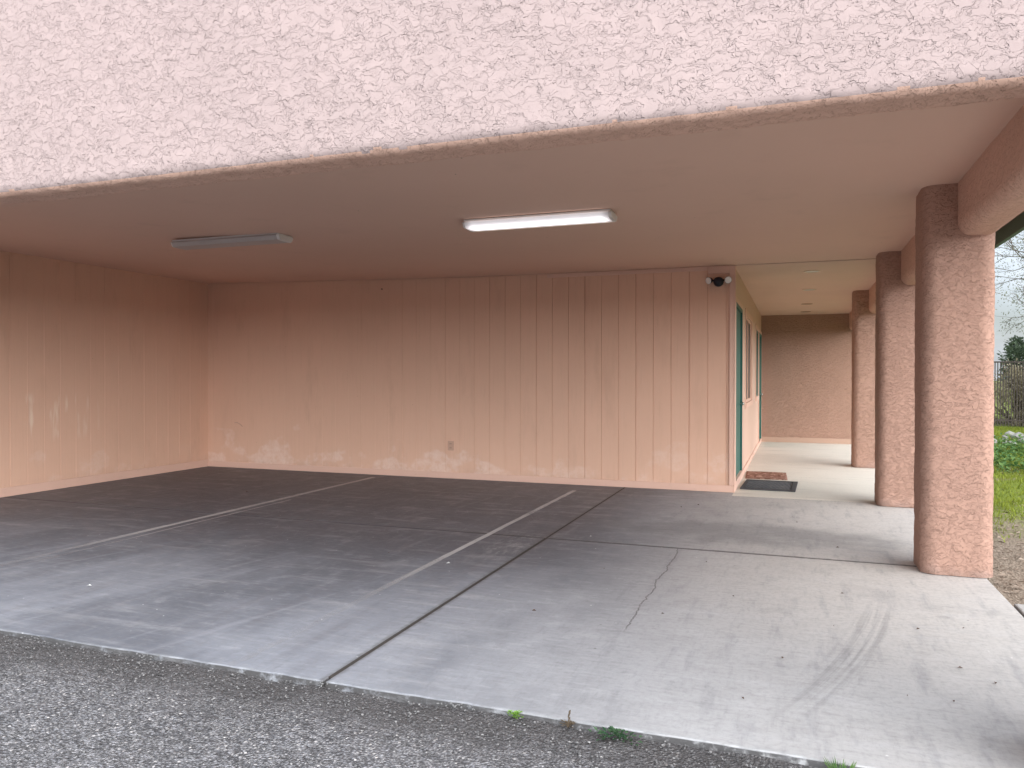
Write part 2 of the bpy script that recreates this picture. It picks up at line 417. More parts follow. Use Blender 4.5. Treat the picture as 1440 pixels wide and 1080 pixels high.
t = NT('dusty_unlit_diffuser')
c = t.mix(t.noise(6, 5, .65), (.36, .33, .315), (.45, .42, .40))
M_lensoff = t.bsdf(c, .35, t.bump(t.voro(160).outputs[0], .001, .4), spec=.4)
t = NT('lit_prismatic_diffuser')
x, y, z = t.xyz()
f = t.add(t.mul(t.ss(z, -.02, -.085), 1.), 0)
dirt = t.ss(t.noise(30, 4, .7, t.scale(.3, 1, 1)), .48, .70)
near = t.ss(y, .035, .010); far = t.ss(y, .045, .075)
ends = t.ss(t.m('ABSOLUTE', x), .605, .53, .25, 1.)
st = t.mul(t.add(t.add(t.mul(near, 1.7), t.mul(far, .5)), t.sub(.34, t.mul(dirt, .26))), ends, t.ss(y, -.114, -.085, .22, 1.))
c = t.mix(far, (1, .955, 1.0), (1., .82, .58))
em = t.n('ShaderNodeEmission', {'Color': c, 'Strength': st})
bs = t.n('ShaderNodeBsdfPrincipled', {'Base Color': (.7, .68, .66, 1), 'Roughness': .3})
ad = t.n('ShaderNodeAddShader', {0: em.outputs[0], 1: bs.outputs[0]})
t.t.links.new(ad.outputs[0], t.out.inputs[0]); M_lenson = t.mat

t = NT('window_glass')
M_glass = t.bsdf((.10, .085, .075), .35, spec=.08)

t = NT('grey_ribbed_mat')
x, y, z = t.xyz()
w = t.m('SINE', t.mul(x, 420.))
c = t.mix(t.ss(w, -.4, .6), (.045, .045, .05), (.20, .195, .20))
c = t.mix(t.mul(t.ss(t.noise(9, 5, .7), .45, .7), .4), c, (.26, .24, .22))
M_mat1 = t.bsdf(c, .95, t.bump(w, .003, .8), spec=.05)
t = NT('brown_woven_mat')
vv = t.voro(26, t.scale(1, .45, 1)); nn = t.noise(12, 4, .6)
c = t.mix(t.xyz(vv.outputs[1])[0], (.16, .075, .05), (.42, .26, .20))
c = t.mix(t.ss(nn, .45, .62), c, (.24, .12, .09))
M_mat2 = t.bsdf(c, .95, t.bump(t.add(vv.outputs[0], t.noise(120, 2)), .006, .8), spec=.05)

# ------------------------------------------------------------------ dimensions
XL, XD, YB, YS, YE = -8.29, -.67, 9.356, 2.911, 17.06
XS = 1.21                      # right edge of the slab
ZC = 2.65                      # ceiling
CX0, CX1 = .815, 1.257         # columns
COLS = [(2.93, .42), (5.92, .44), (8.88, .44), (12.6, .44)]
def zceil(x):
    pts = [(-8.6, 2.75), (-8.29, 2.742), (-6.3, 2.70), (-4.7, 2.664), (-3.3, 2.65), (3, 2.65)]
    for (a, za), (b, zb) in zip(pts, pts[1:]):
        if x <= b: return za+(zb-za)*max(0, (x-a))/(b-a)
    return ZC

# ------------------------------------------------------------------ setting: ground
def ground():
    xs = [-400, -120, -40, -12, -8.5] + [1.0+.35*i for i in range(60)] + [26, 40, 120, 400]
    ys = [-400, -120, -40, -10, 2.0] + [2.9+.4*i for i in range(70)] + [36, 60, 140, 500]
    V = []; F = []
    for y in ys:
        for x in xs:
            z = -.045
            if 1.3 < x < 22 and 3 < y < 31:
                z += .05*noise.noise((x*.5, y*.5, 0)) + .02*noise.noise((x*2, y*2, 3)) + .03*min(1, max(0, (y-8)/6))
            V.append((x, y, z))
    w = len(xs)
    for j in range(len(ys)-1):
        for i in range(w-1):
            F.append((j*w+i, j*w+i+1, (j+1)*w+i+1, (j+1)*w+i))
    return tag(pydata_obj('ground', V, F, M_soil, smooth=True), 'bare brown soil around the building turning green further back', 'ground', kind='structure')
ground()
def gz(x, y):
    return -.045 + .05*noise.noise((x*.5, y*.5, 0)) + .02*noise.noise((x*2, y*2, 3)) + .03*min(1, max(0, (y-8)/6))

# asphalt drive, finely gridded next to the slab so its edge is ragged
V = []; F = []
xs = [-60, -20, -9.5] + [-9+.05*i for i in range(0, 241)] + [6, 20, 60]
ys = [-60, -20, -4, 0] + [.5+.06*i for i in range(0, 42)]
for j, y in enumerate(ys):
    for i, x in enumerate(xs):
        z = -.018 + .007*noise.noise((x*3, y*3, 1)) + .005*noise.noise((x*11, y*11, 2)) if y > .4 and -9.5 < x < 4 else -.028
        yy = y if j < len(ys)-1 else 2.935
        if 2.7 < y and -9.5 < x < 4: z += -.010 + .016*noise.noise((x*5, y*5, 6))
        V.append((x, yy, z))
w = len(xs)
for j in range(len(ys)-1):
    for i in range(w-1):
        F.append((j*w+i, j*w+i+1, (j+1)*w+i+1, (j+1)*w+i))
tag(pydata_obj('road', V, F, M_asph, smooth=True), 'weathered grey asphalt with exposed stone in front of the carport', 'driveway', kind='structure')

def slab(bm, poly, z1=0., z0=-.10, bev=.001):
    vs = [bm.verts.new((x, y, z1)) for x, y in poly]
    f = bm.faces.new(vs)
    if f.normal.z < 0: f.normal_flip()
    bm.normal_update()
    if f.normal.z < 0: bmesh.ops.reverse_faces(bm, faces=[f])
    r = bmesh.ops.extrude_face_region(bm, geom=[f])
    nv = [g for g in r['geom'] if isinstance(g, bmesh.types.BMVert)]
    top = [e for e in f.edges] if f.is_valid else []
    for v in nv: v.co.z = z1
    for v in vs: v.co.z = z0
    nf = [g for g in r['geom'] if isinstance(g, bmesh.types.BMFace)][0]
    bmesh.ops.bevel(bm, geom=list(nf.edges), offset=bev, segments=2, affect='EDGES', profile=.5)

bm = bmesh.new()
g = .007; g2 = .0085
JX, JY, JW = -1.947, 6.154, 9.10
# front panels have a slightly wavy, chipped drive edge
def front_edge(x0, x1):
    n = int((x1-x0)/.035); out = []
    for i in range(n+1):
        x = x0+(x1-x0)*i/n
        out.append((x, YS + .008*noise.noise((x*2, 0, 5)) + .010*max(0, noise.noise((x*9, 0, 8)))**1.0))
    return out
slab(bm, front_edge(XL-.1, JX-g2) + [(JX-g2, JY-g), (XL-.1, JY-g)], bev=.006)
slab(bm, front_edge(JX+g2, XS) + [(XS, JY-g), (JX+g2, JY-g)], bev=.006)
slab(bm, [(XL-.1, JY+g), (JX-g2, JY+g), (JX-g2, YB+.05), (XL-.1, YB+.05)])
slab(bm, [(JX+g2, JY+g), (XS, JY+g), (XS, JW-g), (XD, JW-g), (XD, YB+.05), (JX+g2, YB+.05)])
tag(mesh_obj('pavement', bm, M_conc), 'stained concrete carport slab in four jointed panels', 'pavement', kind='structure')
bm = bmesh.new()
add_box(bm, XL-.08, XS-.03, YS+.05, YE-.02, -.09, -.0012)
tag(mesh_obj('joint_filler', bm, M_joint), 'dark dirt packed in the slab joints', 'joint', kind='structure')
bm = bmesh.new()
js = [JW, 11.13, 12.85, 14.03, YE+.04]
for a, b in zip(js, js[1:]):
    slab(bm, [(XD, a+g*.8), (XS, a+g*.8), (XS, b-g*.8), (XD, b-g*.8)], bev=.001)
tag(mesh_obj('path', bm, M_walk), 'pale concrete walkway running past the doors', 'walkway', kind='structure')
bm = bmesh.new()
slab(bm, [(XS+.022, -1.2), (2.6, -1.2), (2.6, 5.36), (XS+.022, 5.36)], z1=-.004, bev=.01)
o = mesh_obj('pavement', bm, M_pad); tag(o, 'pale concrete pad beside the right edge of the carport slab', 'pavement', kind='structure')

def strip(name, x, y0, y1, w, label):
    n = 60; V = []; F = []
    for i in range(n+1):
        y = y0+(y1-y0)*i/n
        j1 = .006*noise.noise((x, y*6, 1)); j2 = .006*noise.noise((x, y*6, 7))
        V += [(x-w/2+j1, y, .0035), (x+w/2+j2, y, .0035)]
        if i: F.append((2*i-2, 2*i-1, 2*i+1, 2*i))
    return tag(pydata_obj(name, V, F, M_line), label, 'painted line', kind='structure')
strip('parking_line', -5.30, 3.1, 9.1, .07, 'worn pale parking line farther left on the slab')
strip('parking_line', -5.17, 3.1, 7.1, .022, 'thin scraped pale line beside the left parking line')
strip('parking_line', -2.45, 2.98, 8.85, .052, 'worn pale parking line just left of the long slab joint')

# ------------------------------------------------------------------ the building
B = empty('carport_building', (0, 0, 0))
tag(B, 'peach stucco building with open carport, rounded columns and covered walkway', 'building')

def sweep(name, path_fn, prof, us, mat, parent, amp=.003, close=False, freq=18, smooth=True):
    """sweep a profile [(a,b,(na,nb))] along parameters us; rough it by real relief"""
    V = []; F = []; m = len(prof)
    for u in us:
        for (a, b, na, nb) in prof:
            p, nrm = path_fn(u, a, b, na, nb)
            p = Vector(p); n_ = Vector(nrm)
            k = noise.fractal(p*freq, 1.0, 2.0, 2)*.6 + noise.noise(p*4)*.7
            V.append(p + n_*amp*k)
    q = m if close else m-1
    for i in range(len(us)-1):
        for j in range(q):
            a = i*m+j; b = i*m+(j+1) % m
            F.append((a, b, b+m, a+m))
    return pydata_obj(name, V, F, mat, parent, smooth)

def arc_pts(cx, cy, r, a0, a1, n):
    return [(cx+r*cos(a), cy+r*sin(a), cos(a), sin(a)) for a in [a0+(a1-a0)*i/n for i in range(n+1)]]

# front beam: profile in (y,z), swept along x
YF, YI, ZB, ZT = 2.905, 3.115, 2.295, 3.75
prof = [(YF, ZT-.02*i*1.0, -1, 0) for i in range(int((ZT-ZB-.05)/.02))]
prof = [(YF, z, -1, 0) for z in [ZT-.022*i for i in range(int((ZT-ZB-.055)/.022)+1)]]
prof += arc_pts(YF+.05, ZB+.05, .05, pi, 1.5*pi, 7)[0:]
prof += [(YF+.05+(YI-YF-.085)*i/6, ZB, 0, -1) for i in range(1, 6)]
prof += arc_pts(YI-.035, ZB+.035, .035, 1.5*pi, 2*pi, 5)
prof += [(YI, ZB+.06+.1*i, 1, 0) for i in range(6)]
us = [-8.6+.02*i for i in range(int((CX1+8.6)/.02)+1)]
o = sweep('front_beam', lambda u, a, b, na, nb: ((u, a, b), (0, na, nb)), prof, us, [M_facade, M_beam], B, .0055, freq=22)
for p_ in o.data.polygons:
    if p_.normal.z < -.62 or p_.center.y > YI-.02: p_.material_index = 1  # same paint: warmer tone of the shaded underside put into its colour
# side beam: profile in (x,z), swept along y
SX0, SX1 = 1.022, 1.255
prof = [(SX0, z, -1, 0) for z in [2.80-.03*i for i in range(14)]]
prof += arc_pts(SX0+.085, ZB+.085, .085, pi, 1.5*pi, 8)
prof += [(SX0+.10+.03*i, ZB, 0, -1) for i in range(3)]
prof += arc_pts(SX1-.05, ZB+.05, .05, 1.5*pi, 2*pi, 6)
prof += [(SX1, ZB+.1+.03*i, 1, 0) for i in range(14)]
us = [3.1+.025*i for i in range(int((YE-3.1)/.025)+1)]
o = sweep('side_beam', lambda u, a, b, na, nb: ((a, u, b), (na, 0, nb)), prof, us, M_beam, B, .004)

def rr(x0, x1, y0, y1, r, step=.016):
    P = []
    cs = [(x1-r, y0+r, -pi/2), (x1-r, y1-r, 0), (x0+r, y1-r, pi/2), (x0+r, y0+r, pi)]
    for k, (cx, cy, a0) in enumerate(cs):
        P += arc_pts(cx, cy, r, a0, a0+pi/2, 8)
        nx, ny, a1 = cs[(k+1) % 4]
        e = P[-1]; s2 = (nx+r*cos(a1), ny+r*sin(a1))
        L = math.hypot(s2[0]-e[0], s2[1]-e[1]); n = int(L/step)
        for i in range(1, n):
            P.append((e[0]+(s2[0]-e[0])*i/n, e[1]+(s2[1]-e[1])*i/n, e[2], e[3]))
    return P
for (y0, d) in COLS:
    P = rr(CX0, CX1, y0, y0+d, .09)
    us = [.004+.02*i for i in range(int((2.68)/.02)+1)]
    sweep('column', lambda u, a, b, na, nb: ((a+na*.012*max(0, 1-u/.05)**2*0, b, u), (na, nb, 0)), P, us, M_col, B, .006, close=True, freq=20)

# grooved plywood walls
def grooved(name, fixed, axis, a0, a1, sp, phase, z0, z1fn, mat, sign, gw=.0065, gd=.009):
    """vertical-groove siding: one sheet with real recessed grooves"""
    ks = []
    k = phase
    while k > a0: ks.append(k); k -= sp
    ks = sorted(k for k in ks if a0+.02 < k < a1-.02)
    pts = [(a0, 0)]
    for i, k in enumerate(ks):
        ww = gw if i % 3 else gw*1.35
        g_ = gd(k, i)
        pts += [(k-ww/2-.002, 0), (k-ww/2, g_), (k+ww/2, g_), (k+ww/2+.002, 0)]
    pts.append((a1, 0))
    V = []; F = []
    for a, d in pts:
        for z in (z0, z1fn(a)):
            V.append((a, fixed+sign*d, z) if axis == 'x' else (fixed+sign*d, a, z))
    for i in range(len(pts)-1):
        F.append((2*i, 2*i+2, 2*i+3, 2*i+1))
    return pydata_obj(name, V, F, mat, B)
bw = grooved('wall', YB, 'x', XL-.02, XD-.001, .2123, -.757, -.02, lambda x: zceil(x)+.05, M_side_x, 1, gd=lambda k, i: (.006 if i % 3 else .009)*min(1, max(.22, (k+7.5)/5)))
tag(bw, 'back wall of grooved peach siding with pale damp marks along its foot')
lw = grooved('wall', XL, 'y', 2.95, YB+.02, .2123, YB-.16, -.02, lambda y: 2.80, M_side_y, -1, gd=lambda k, i: .003 if i % 3 else .005)
tag(lw, 'left wall of grooved peach siding')

# wall with the doors: pieces round the openings (faces +x), jambs have depth
D1 = (9.52, 10.72, .10, 2.245); W1 = (11.52, 13.2, .98, 2.245); W2 = (14.62, 15.60, 1.0, 2.23); D2 = (15.78, 16.94, .07, 2.23)
def wall_grid(name, xo, ys, zs, holes, depth, mat):
    bm = bmesh.new()
    for y0, y1 in zip(ys, ys[1:]):
        for z0, z1 in zip(zs, zs[1:]):
            yc, zc = (y0+y1)/2, (z0+z1)/2
            if any(h[0] < yc < h[1] and h[2] < zc < h[3] for h in holes): continue
            bm.faces.new([bm.verts.new(p) for p in ((xo, y0, z0), (xo, y1, z0), (xo, y1, z1), (xo, y0, z1))])
    for h in holes:
        c = [(h[0], h[2]), (h[1], h[2]), (h[1], h[3]), (h[0], h[3])]
        for i in range(4):
            (ya, za), (yb, zb) = c[i], c[(i+1) % 4]
            bm.faces.new([bm.verts.new(p) for p in ((xo, ya, za), (xo, yb, zb), (xo-depth, yb, zb), (xo-depth, ya, za))])
    bmesh.ops.remove_doubles(bm, verts=bm.verts, dist=1e-5)
    bmesh.ops.recalc_face_normals(bm, faces=bm.faces)
    return mesh_obj(name, bm, mat, B)
H = [D1, W1, W2, D2]
ys = sorted(set([YB+.001, YE] + [h[i] for h in H for i in (0, 1)]))
zs = sorted(set([-.02, 2.70] + [h[i] for h in H for i in (2, 3)]))
dw = wall_grid('wall', XD, ys, zs, H, .10, M_doorwall)
tag(dw, 'smooth pale peach wall holding the green doors and windows')
# end wall
us = [XD-.3+.03*i for i in range(int(2.75/.03)+1)]
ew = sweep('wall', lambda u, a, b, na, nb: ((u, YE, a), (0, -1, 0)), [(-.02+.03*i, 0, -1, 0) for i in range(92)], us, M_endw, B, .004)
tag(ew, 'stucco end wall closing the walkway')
box_obj('wall', (-8.6, -.9, YB+.03, YE+.2, 0, 2.6), M_endw, B)['label'] = 'enclosed rooms behind the back wall'

# baseboards
box_obj('baseboard', (XL+.001, XD+.0, YB-.016, YB-.0005, .001, .082), M_base, B, .004)
box_obj('baseboard', (XL+.0005, XL+.016, 2.95, YB-.018, .001, .105), M_base, B, .004)
box_obj('baseboard', (XD+.0005, XD+.014, YB-.015, YE-.018, .001, .085), M_trim, B, .004)
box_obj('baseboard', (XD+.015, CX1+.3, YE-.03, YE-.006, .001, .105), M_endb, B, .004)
# dark shadow gap flashing above the end baseboard
# corner boards and head trim
box_obj('corner_trim', (XD-.050, XD-.002, YB-.018, YB-.0005, .083, 2.648), M_trim, B, .003)
box_obj('corner_trim', (XD-.0005, XD+.016, YB-.018, YB+.085, .086, 2.648), M_trim, B, .003)
box_obj('head_trim', (XD-.30, XD-.0505, YB-.02, YB-.0005, 2.56, 2.648), M_trim, B, .003)
box_obj('head_trim', (-2.95, XD-.302, YB-.012, YB-.0005, 2.60, 2.648), M_trim, B, .003)

# ceiling (sagging a little to the left), walkway ceiling and roof
V = []; F = []
cxs = [-8.6, -8.29, -7.3, -6.3, -5.5, -4.7, -4, -3.3, -2, -.67, 1.1]
cys = [3.10, 5, 7, 9.340]
for y in cys:
    for x in cxs: V.append((x, y, zceil(x)+.004*noise.noise((x*.6, y*.6, 0))))
w = len(cxs)
for j in range(len(cys)-1):
    for i in range(w-1): F.append((j*w+i, (j+1)*w+i, (j+1)*w+i+1, j*w+i+1))
tag(pydata_obj('ceiling', V, F, M_ceil, B, True), 'dull brown-peach plaster ceiling over the parking bays')
c2 = box_obj('ceiling', (XD-.05, 1.1, 9.356, YE+.05, 2.645, 2.70), M_ceil2, B); tag(c2, 'lighter peach ceiling over the walkway')
box_obj('ceiling_gap', (XD-.05, 1.1, 9.30, 9.40, 2.703, 2.72), M_dark, B)
box_obj('roof', (-8.65, 1.24, 3.12, YE+.3, 2.83, 3.02), M_roof, B)
box_obj('side_wall_block', (-8.62, -8.33, 3.13, YE+.2, 0, 2.82), M_endw, B)
# eave outside the side beam
box_obj('soffit', (1.26, 1.62, 2.95, YE+.5, 2.60, 2.615), M_soffit, B)
box_obj('fascia_board', (1.622, 1.66, 2.95, YE+.5, 2.485, 2.70), M_eave, B, .003)

# doors and windows
def door(h, label):
    y0, y1, z0, z1 = h
    d = empty('door'); d.parent = B; tag(d, label)
    bm = bmesh.new()
    fw = .045
    add_box(bm, XD-.095, XD+.012, y0+.001, y0+fw, z0, z1-.001); add_box(bm, XD-.095, XD+.012, y1-fw, y1-.001, z0, z1-.001)
    add_box(bm, XD-.095, XD+.0115, y0+fw, y1-fw, z1-fw, z1-.001)
    mesh_obj('frame', bm, M_green, d)
    bm = bmesh.new()
    add_box(bm, XD-.06, XD-.012, y0+fw+.003, y1-fw-.003, z0+.012, z1-fw-.003, bev=.002)
    # raised panels
    for za, zb in ((.12, .42), (.48, .92)):
        hz = z1-z0
        add_box(bm, XD-.013, XD-.006, y0+.16, y1-.16, z0+hz*za, z0+hz*zb, bev=.004)
    mesh_obj('leaf', bm, M_green, d)
    bm = bmesh.new(); add_cyl(bm, (XD-.012, y1-.13, 1.0), (XD+.012, y1-.13, 1.0), .010); 
    bmesh.ops.create_uvsphere(bm, u_segments=16, v_segments=10, radius=.022, matrix=Matrix.Translation((XD+.024, y1-.13, 1.0)))
    mesh_obj('handle', bm, M_metal, d, True)
    bm = bmesh.new(); add_box(bm, XD-.09, XD+.02, y0+.002, y1-.002, z0-.006, z0+.010, bev=.003)
    mesh_obj('threshold', bm, M_trim, d)
    bm = bmesh.new()
    add_box(bm, XD+.0005, XD+.0145, y1+.001, y1+.075, .0865, z1+.06); add_box(bm, XD+.0005, XD+.0145, y0-.06, y0-.001, .0865, z1+.06); add_box(bm, XD+.0005, XD+.0145, y0-.0005, y1+.0005, z1, z1+.06)
    mesh_obj('casing', bm, M_trim, d)
door(D1, 'tall teal door nearest the carport')
door(D2, 'teal door at the far end of the walkway')
def window(h, label, mat):
    y0, y1, z0, z1 = h
    d = empty('window'); d.parent = B; tag(d, label)
    bm = bmesh.new()
    for a, b, c, e in ((y0, y0+.04, z0, z1), (y1-.04, y1, z0, z1), (y0+.04, y1-.04, z0, z0+.04), (y0+.04, y1-.04, z1-.04, z1), ((y0+y1)/2-.02, (y0+y1)/2+.02, z0+.04, z1-.04)):
        add_box(bm, XD-.06, XD-.006, a, b, c, e)
    mesh_obj('frame', bm, mat, d)
    box_obj('pane', (XD-.028, XD-.022, y0+.04, y1-.04, z0+.04, z1-.04), M_glass, d)
    bm = bmesh.new()
    add_box(bm, XD+.0005, XD+.012, y0-.09, y0-.001, z0-.085, z1+.085); add_box(bm, XD+.0005, XD+.012, y1+.001, y1+.09, z0-.085, z1+.085)
    add_box(bm, XD+.0005, XD+.0115, y0-.0005, y1+.0005, z1+.001, z1+.085)
    mesh_obj('casing', bm, M_trim, d)
    box_obj('sill', (XD+.0005, XD+.022, y0-.0005, y1+.0005, z0-.07, z0-.001), M_trim, d, .004)
window(W1, 'window between the two doors', M_trim)
window(W2, 'green framed window next to the far door', M_green)

# ------------------------------------------------------------------ lights on the ceiling
def fixture(loc, lit, label):
    f = empty('fluorescent_light', loc); tag(f, label, 'ceiling light', 'wraparound fluorescent ceiling lights')
    L = .605
    box_obj('housing', (-L-.012, L+.012, -.105, .105, -.024, -.004), M_white, f, .003)
    prof = [(-.112, -.022), (-.118, -.034), (-.098, -.068), (-.07, -.074), (.07, -.074), (.098, -.068), (.118, -.034), (.112, -.022)]
    n = 2; V = []; F = []
    xs_ = [-L, L]
    for x in xs_:
        for y, z in prof: V.append((x, y, z))
    m = len(prof)
    for j in range(m-1): F.append((j, j+1, m+j+1, m+j))
    pydata_obj('diffuser', V, F, M_lenson if lit else M_lensoff, f)
    for s in (-1, 1):
        V = []; F = []
        for x in (s*L, s*(L+.022)):
            k = 1 if x == s*L else .90
            for y, z in prof: V.append((x, y*k*1.02, -.02+(z+.02)*k*1.02))
        for j in range(m-1):
            F.append((j, j+1, m+j+1, m+j))
        F.append(tuple(range(m))); F.append(tuple(range(m, 2*m)))
        bm = bmesh.new(); me = bpy.data.meshes.new('tmp'); me.from_pydata(V, [], F); bm.from_mesh(me); bpy.data.meshes.remove(me)
        bmesh.ops.recalc_face_normals(bm, faces=bm.faces)
        mesh_obj('end_cap', bm, M_white, f)
fixture((-1.965, 5.99, ZC), True, 'lit fluorescent ceiling light glowing white nearer the columns')
fixture((-5.06, 6.02, zceil(-5.06)), False, 'unlit grey fluorescent ceiling light on the left')

# security light on the back wall corner
S = empty('security_light', (-.842, YB-.001, 2.465)); tag(S, 'black twin-head security light on the back wall corner', 'floodlight')
bm = bmesh.new(); add_cyl(bm, (0, 0, 0), (0, -.03, 0), .055, n=24); mesh_obj('mount', bm, M_black, S)
bm = bmesh.new(); bmesh.ops.create_uvsphere(bm, u_segments=24, v_segments=14, radius=.058, matrix=Matrix.Translation((0, -.07, -.008)))
mesh_obj('sensor', bm, M_black, S, True)
for s in (-1, 1):
    bm = bmesh.new()
    add_cyl(bm, (s*.04, -.05, .01), (s*.085, -.06, .012), .012, n=10)
    d = Vector((s*.35, -.9, -.25)).normalized() if s > 0 else Vector((-.62, -.75, -.2)).normalized()
    c = Vector((s*.105, -.065, .012))
    add_cyl(bm, c-d*.03, c+d*.012, .028, .043, n=22)
    hd = mesh_obj('lamp_head', bm, M_black, S)
    bm = bmesh.new(); add_cyl(bm, c+d*.0125, c+d*.022, .041, .036, n=22); mesh_obj('lens', bm, M_whitelens, hd)

# outlet
O = empty('wall_outlet', (-4.285, YB-.0005, .435)); tag(O, 'peach painted electrical outlet low on the back wall', 'outlet')
box_obj('cover_plate', (-.042, .042, -.010, 0, -.062, .062), M_outlet, O, .003)
for s in (-1, 1):
    bm = bmesh.new(); add_cyl(bm, (0, -.010, s*.027), (0, -.0135, s*.027), .020, n=20); rc = mesh_obj('receptacle', bm, M_outlet, O)
    bm = bmesh.new(); add_box(bm, -.010, -.006, -.0150, -.0130, s*.027-.007, s*.027+.009); add_box(bm, .006, .010, -.0150, -.0130, s*.027-.007, s*.027+.009)
    mesh_obj('slot', bm, M_dark, rc)
# bolt and a scribbled mark modelled as a thin raised tube
bm = bmesh.new(); add_cyl(bm, (-5.32, YB, 2.55), (-5.32, YB-.02, 2.55), .007, n=10)
tag(mesh_obj('wall_hook', bm, M_dark), 'small dark hook high on the back wall', 'hook')
V = []
bm = bmesh.new(); pts = [(-7.80, .665), (-7.76, .67), (-7.72, .655), (-7.69, .64), (-7.66, .61)]
for (a, b), (c, d) in zip(pts, pts[1:]): add_cyl(bm, (a, YB-.004, b), (c, YB-.004, d), .006, n=6)
tag(mesh_obj('wall_scribble', bm, M_outlet), 'short bent scribble mark on the back wall near the left corner', 'mark')

# recessed downlights
for i, (y, m_, lab) in enumerate([(10.15, M_disc, 'cream round downlight nearest the carport in the walkway ceiling'), (12.25, M_disc, 'cream round downlight, second along the walkway ceiling'),
                            (14.6, M_disc2, 'brown round downlight, third along the walkway ceiling'), (16.3, M_disc2, 'brown round downlight closest to the end wall')]):
    d = empty('downlight', (.19, y, 2.6448)); tag(d, lab, 'downlight', 'downlights in the walkway ceiling')
    bm = bmesh.new(); n = 32
    prof = [(.098, 0), (.098, -.004), (.092, -.007), (.08, -.007), (.078, -.003)]
    rings = [[bm.verts.new((r*cos(2*pi*k/n), r*sin(2*pi*k/n), z)) for k in range(n)] for r, z in prof]
    for a, b in zip(rings, rings[1:]):
        for k in range(n): bm.faces.new((a[k], a[(k+1) % n], b[(k+1) % n], b[k]))
    mesh_obj('trim_ring', bm, m_, d, True)
    bm = bmesh.new(); add_cyl(bm, (0, 0, -.001), (0, 0, -.005), .0785, n=32); mesh_obj('lens', bm, M_whitelens if m_ is M_disc else m_, d)

# doormats
def doormat(name, x0, x1, y0, y1, mat, label, rz, border):
    cx, cy = (x0+x1)/2, (y0+y1)/2; w, h = (x1-x0)/2, (y1-y0)/2
    e = empty(name, (cx, cy, .001), rz); tag(e, label, 'doormat')
    nx, ny = 24, 30; V = []; F = []
    for j in range(ny+1):
        for i in range(nx+1):
            x = -w+2*w*i/nx; y = -h+2*h*j/ny
            z = .010+.004*noise.noise((x*3+cx, y*3, 2)) + .010*max(0, noise.noise((x*2, y*2+cy, 9)))*(1 if border is None else .2)
            V.append((x, y, z))
    for j in range(ny):
        for i in range(nx):
            a = j*(nx+1)+i; F.append((a, a+1, a+nx+2, a+nx+1))
    base = len(V)
    rim = [i for i in range(nx+1)] + [(j+1)*(nx+1)-1 for j in range(1, ny+1)] + [ny*(nx+1)+i for i in range(nx-1, -1, -1)] + [j*(nx+1) for j in range(ny-1, 0, -1)]
    for r in rim: V.append((V[r][0], V[r][1], 0))
    m = len(rim)
    for k in range(m): F.append((rim[k], base+k, base+(k+1) % m, rim[(k+1) % m]))
    pydata_obj('pile', V, F, mat, e, True)
    if border:
        bm = bmesh.new(); b = .05
        for q in ((-w-.004, w+.004, -h-.004, -h+b), (-w-.004, w+.004, h-b, h+.004), (-w-.004, -w+b, -h+b, h-b), (w-b, w+.004, -h+b, h-b)):
            add_box(bm, *q, .0005, .019, bev=.003)
        mesh_obj('border', bm, border, e)
M_rubber = plain('rubber_edge', (.06, .058, .06), .8, var=.3)
doormat('doormat', -.60, .02, 9.66, 10.50, M_mat1, 'dark grey ribbed doormat with rubber border at the near door', R(-2), M_rubber)
doormat('doormat', -.63, -.10, 10.72, 11.5, M_mat2, 'reddish brown woven doormat behind the grey one', R(2), None)

# ------------------------------------------------------------------ litter and weeds at the slab
def leafquad(V, F, p, d, up, L, W, fold=.25):
    d = d.normalized(); s = d.cross(up).normalized(); u = s.cross(d)
    i = len(V)
    V += [p, p+d*L*.5+s*W*.5+u*W*fold, p+d*L, p+d*L*.5-s*W*.5+u*W*fold, p+d*L*.5]
    F += [(i, i+1, i+4), (i+1, i+2, i+4), (i+2, i+3, i+4), (i+3, i, i+4)]

rng = random.Random(3)
spots = [(-.02, 7.9), (.02, 7.62), (-.12, 7.35), (.32, 6.6), (.55, 5.35), (.28, 5.2), (-.6, 5.75), (-1.25, 5.3), (.62, 4.6), (.72, 4.05), (.45, 3.62), (.62, 3.62), (.2, 4.5), (-.35, 4.9),
         (.83, 3.9), (-.05, 3.9), (-1.1, 8.1), (-.95, 8.3), (-3.9, 4.6), (-2.9, 5.2), (-4.9, 6.2), (.85, 4.7), (-.7, 4.4), (-.2, 3.35), (-1.4, 4.2), (-6.0, 7.4)]
for x, y in spots:
    V = []; F = []
    a = rng.uniform(0, 6.28); L = rng.uniform(.012, .03)
    leafquad(V, F, Vector((-cos(a)*L/2, -sin(a)*L/2, .004)), Vector((cos(a), sin(a), .05)), Vector((0, 0, 1)), L, L*.45, .5)
    o = pydata_obj('dry_leaf', [tuple(v) for v in V], F, M_dead); o.location = (x, y, 0)
    tag(o, 'tiny dark dry leaf scrap lying on the concrete slab', 'leaf', 'leaf scraps on the slab')
for x, y, L in [(-4.25, 3.70, .035), (-1.62, 6.33, .02), (-2.35, 5.05, .03)]:
    V = []; F = []
    leafquad(V, F, Vector((0, 0, .004)), Vector((1, .3, .1)), Vector((0, 0, 1)), L, L*.6, .4)
    o = pydata_obj('paper_scrap', [tuple(v) for v in V], F, M_whitelens); o.location = (x, y, 0)
    tag(o, 'tiny white paper scrap lying on the stained slab', 'scrap', 'paper scraps on the slab')

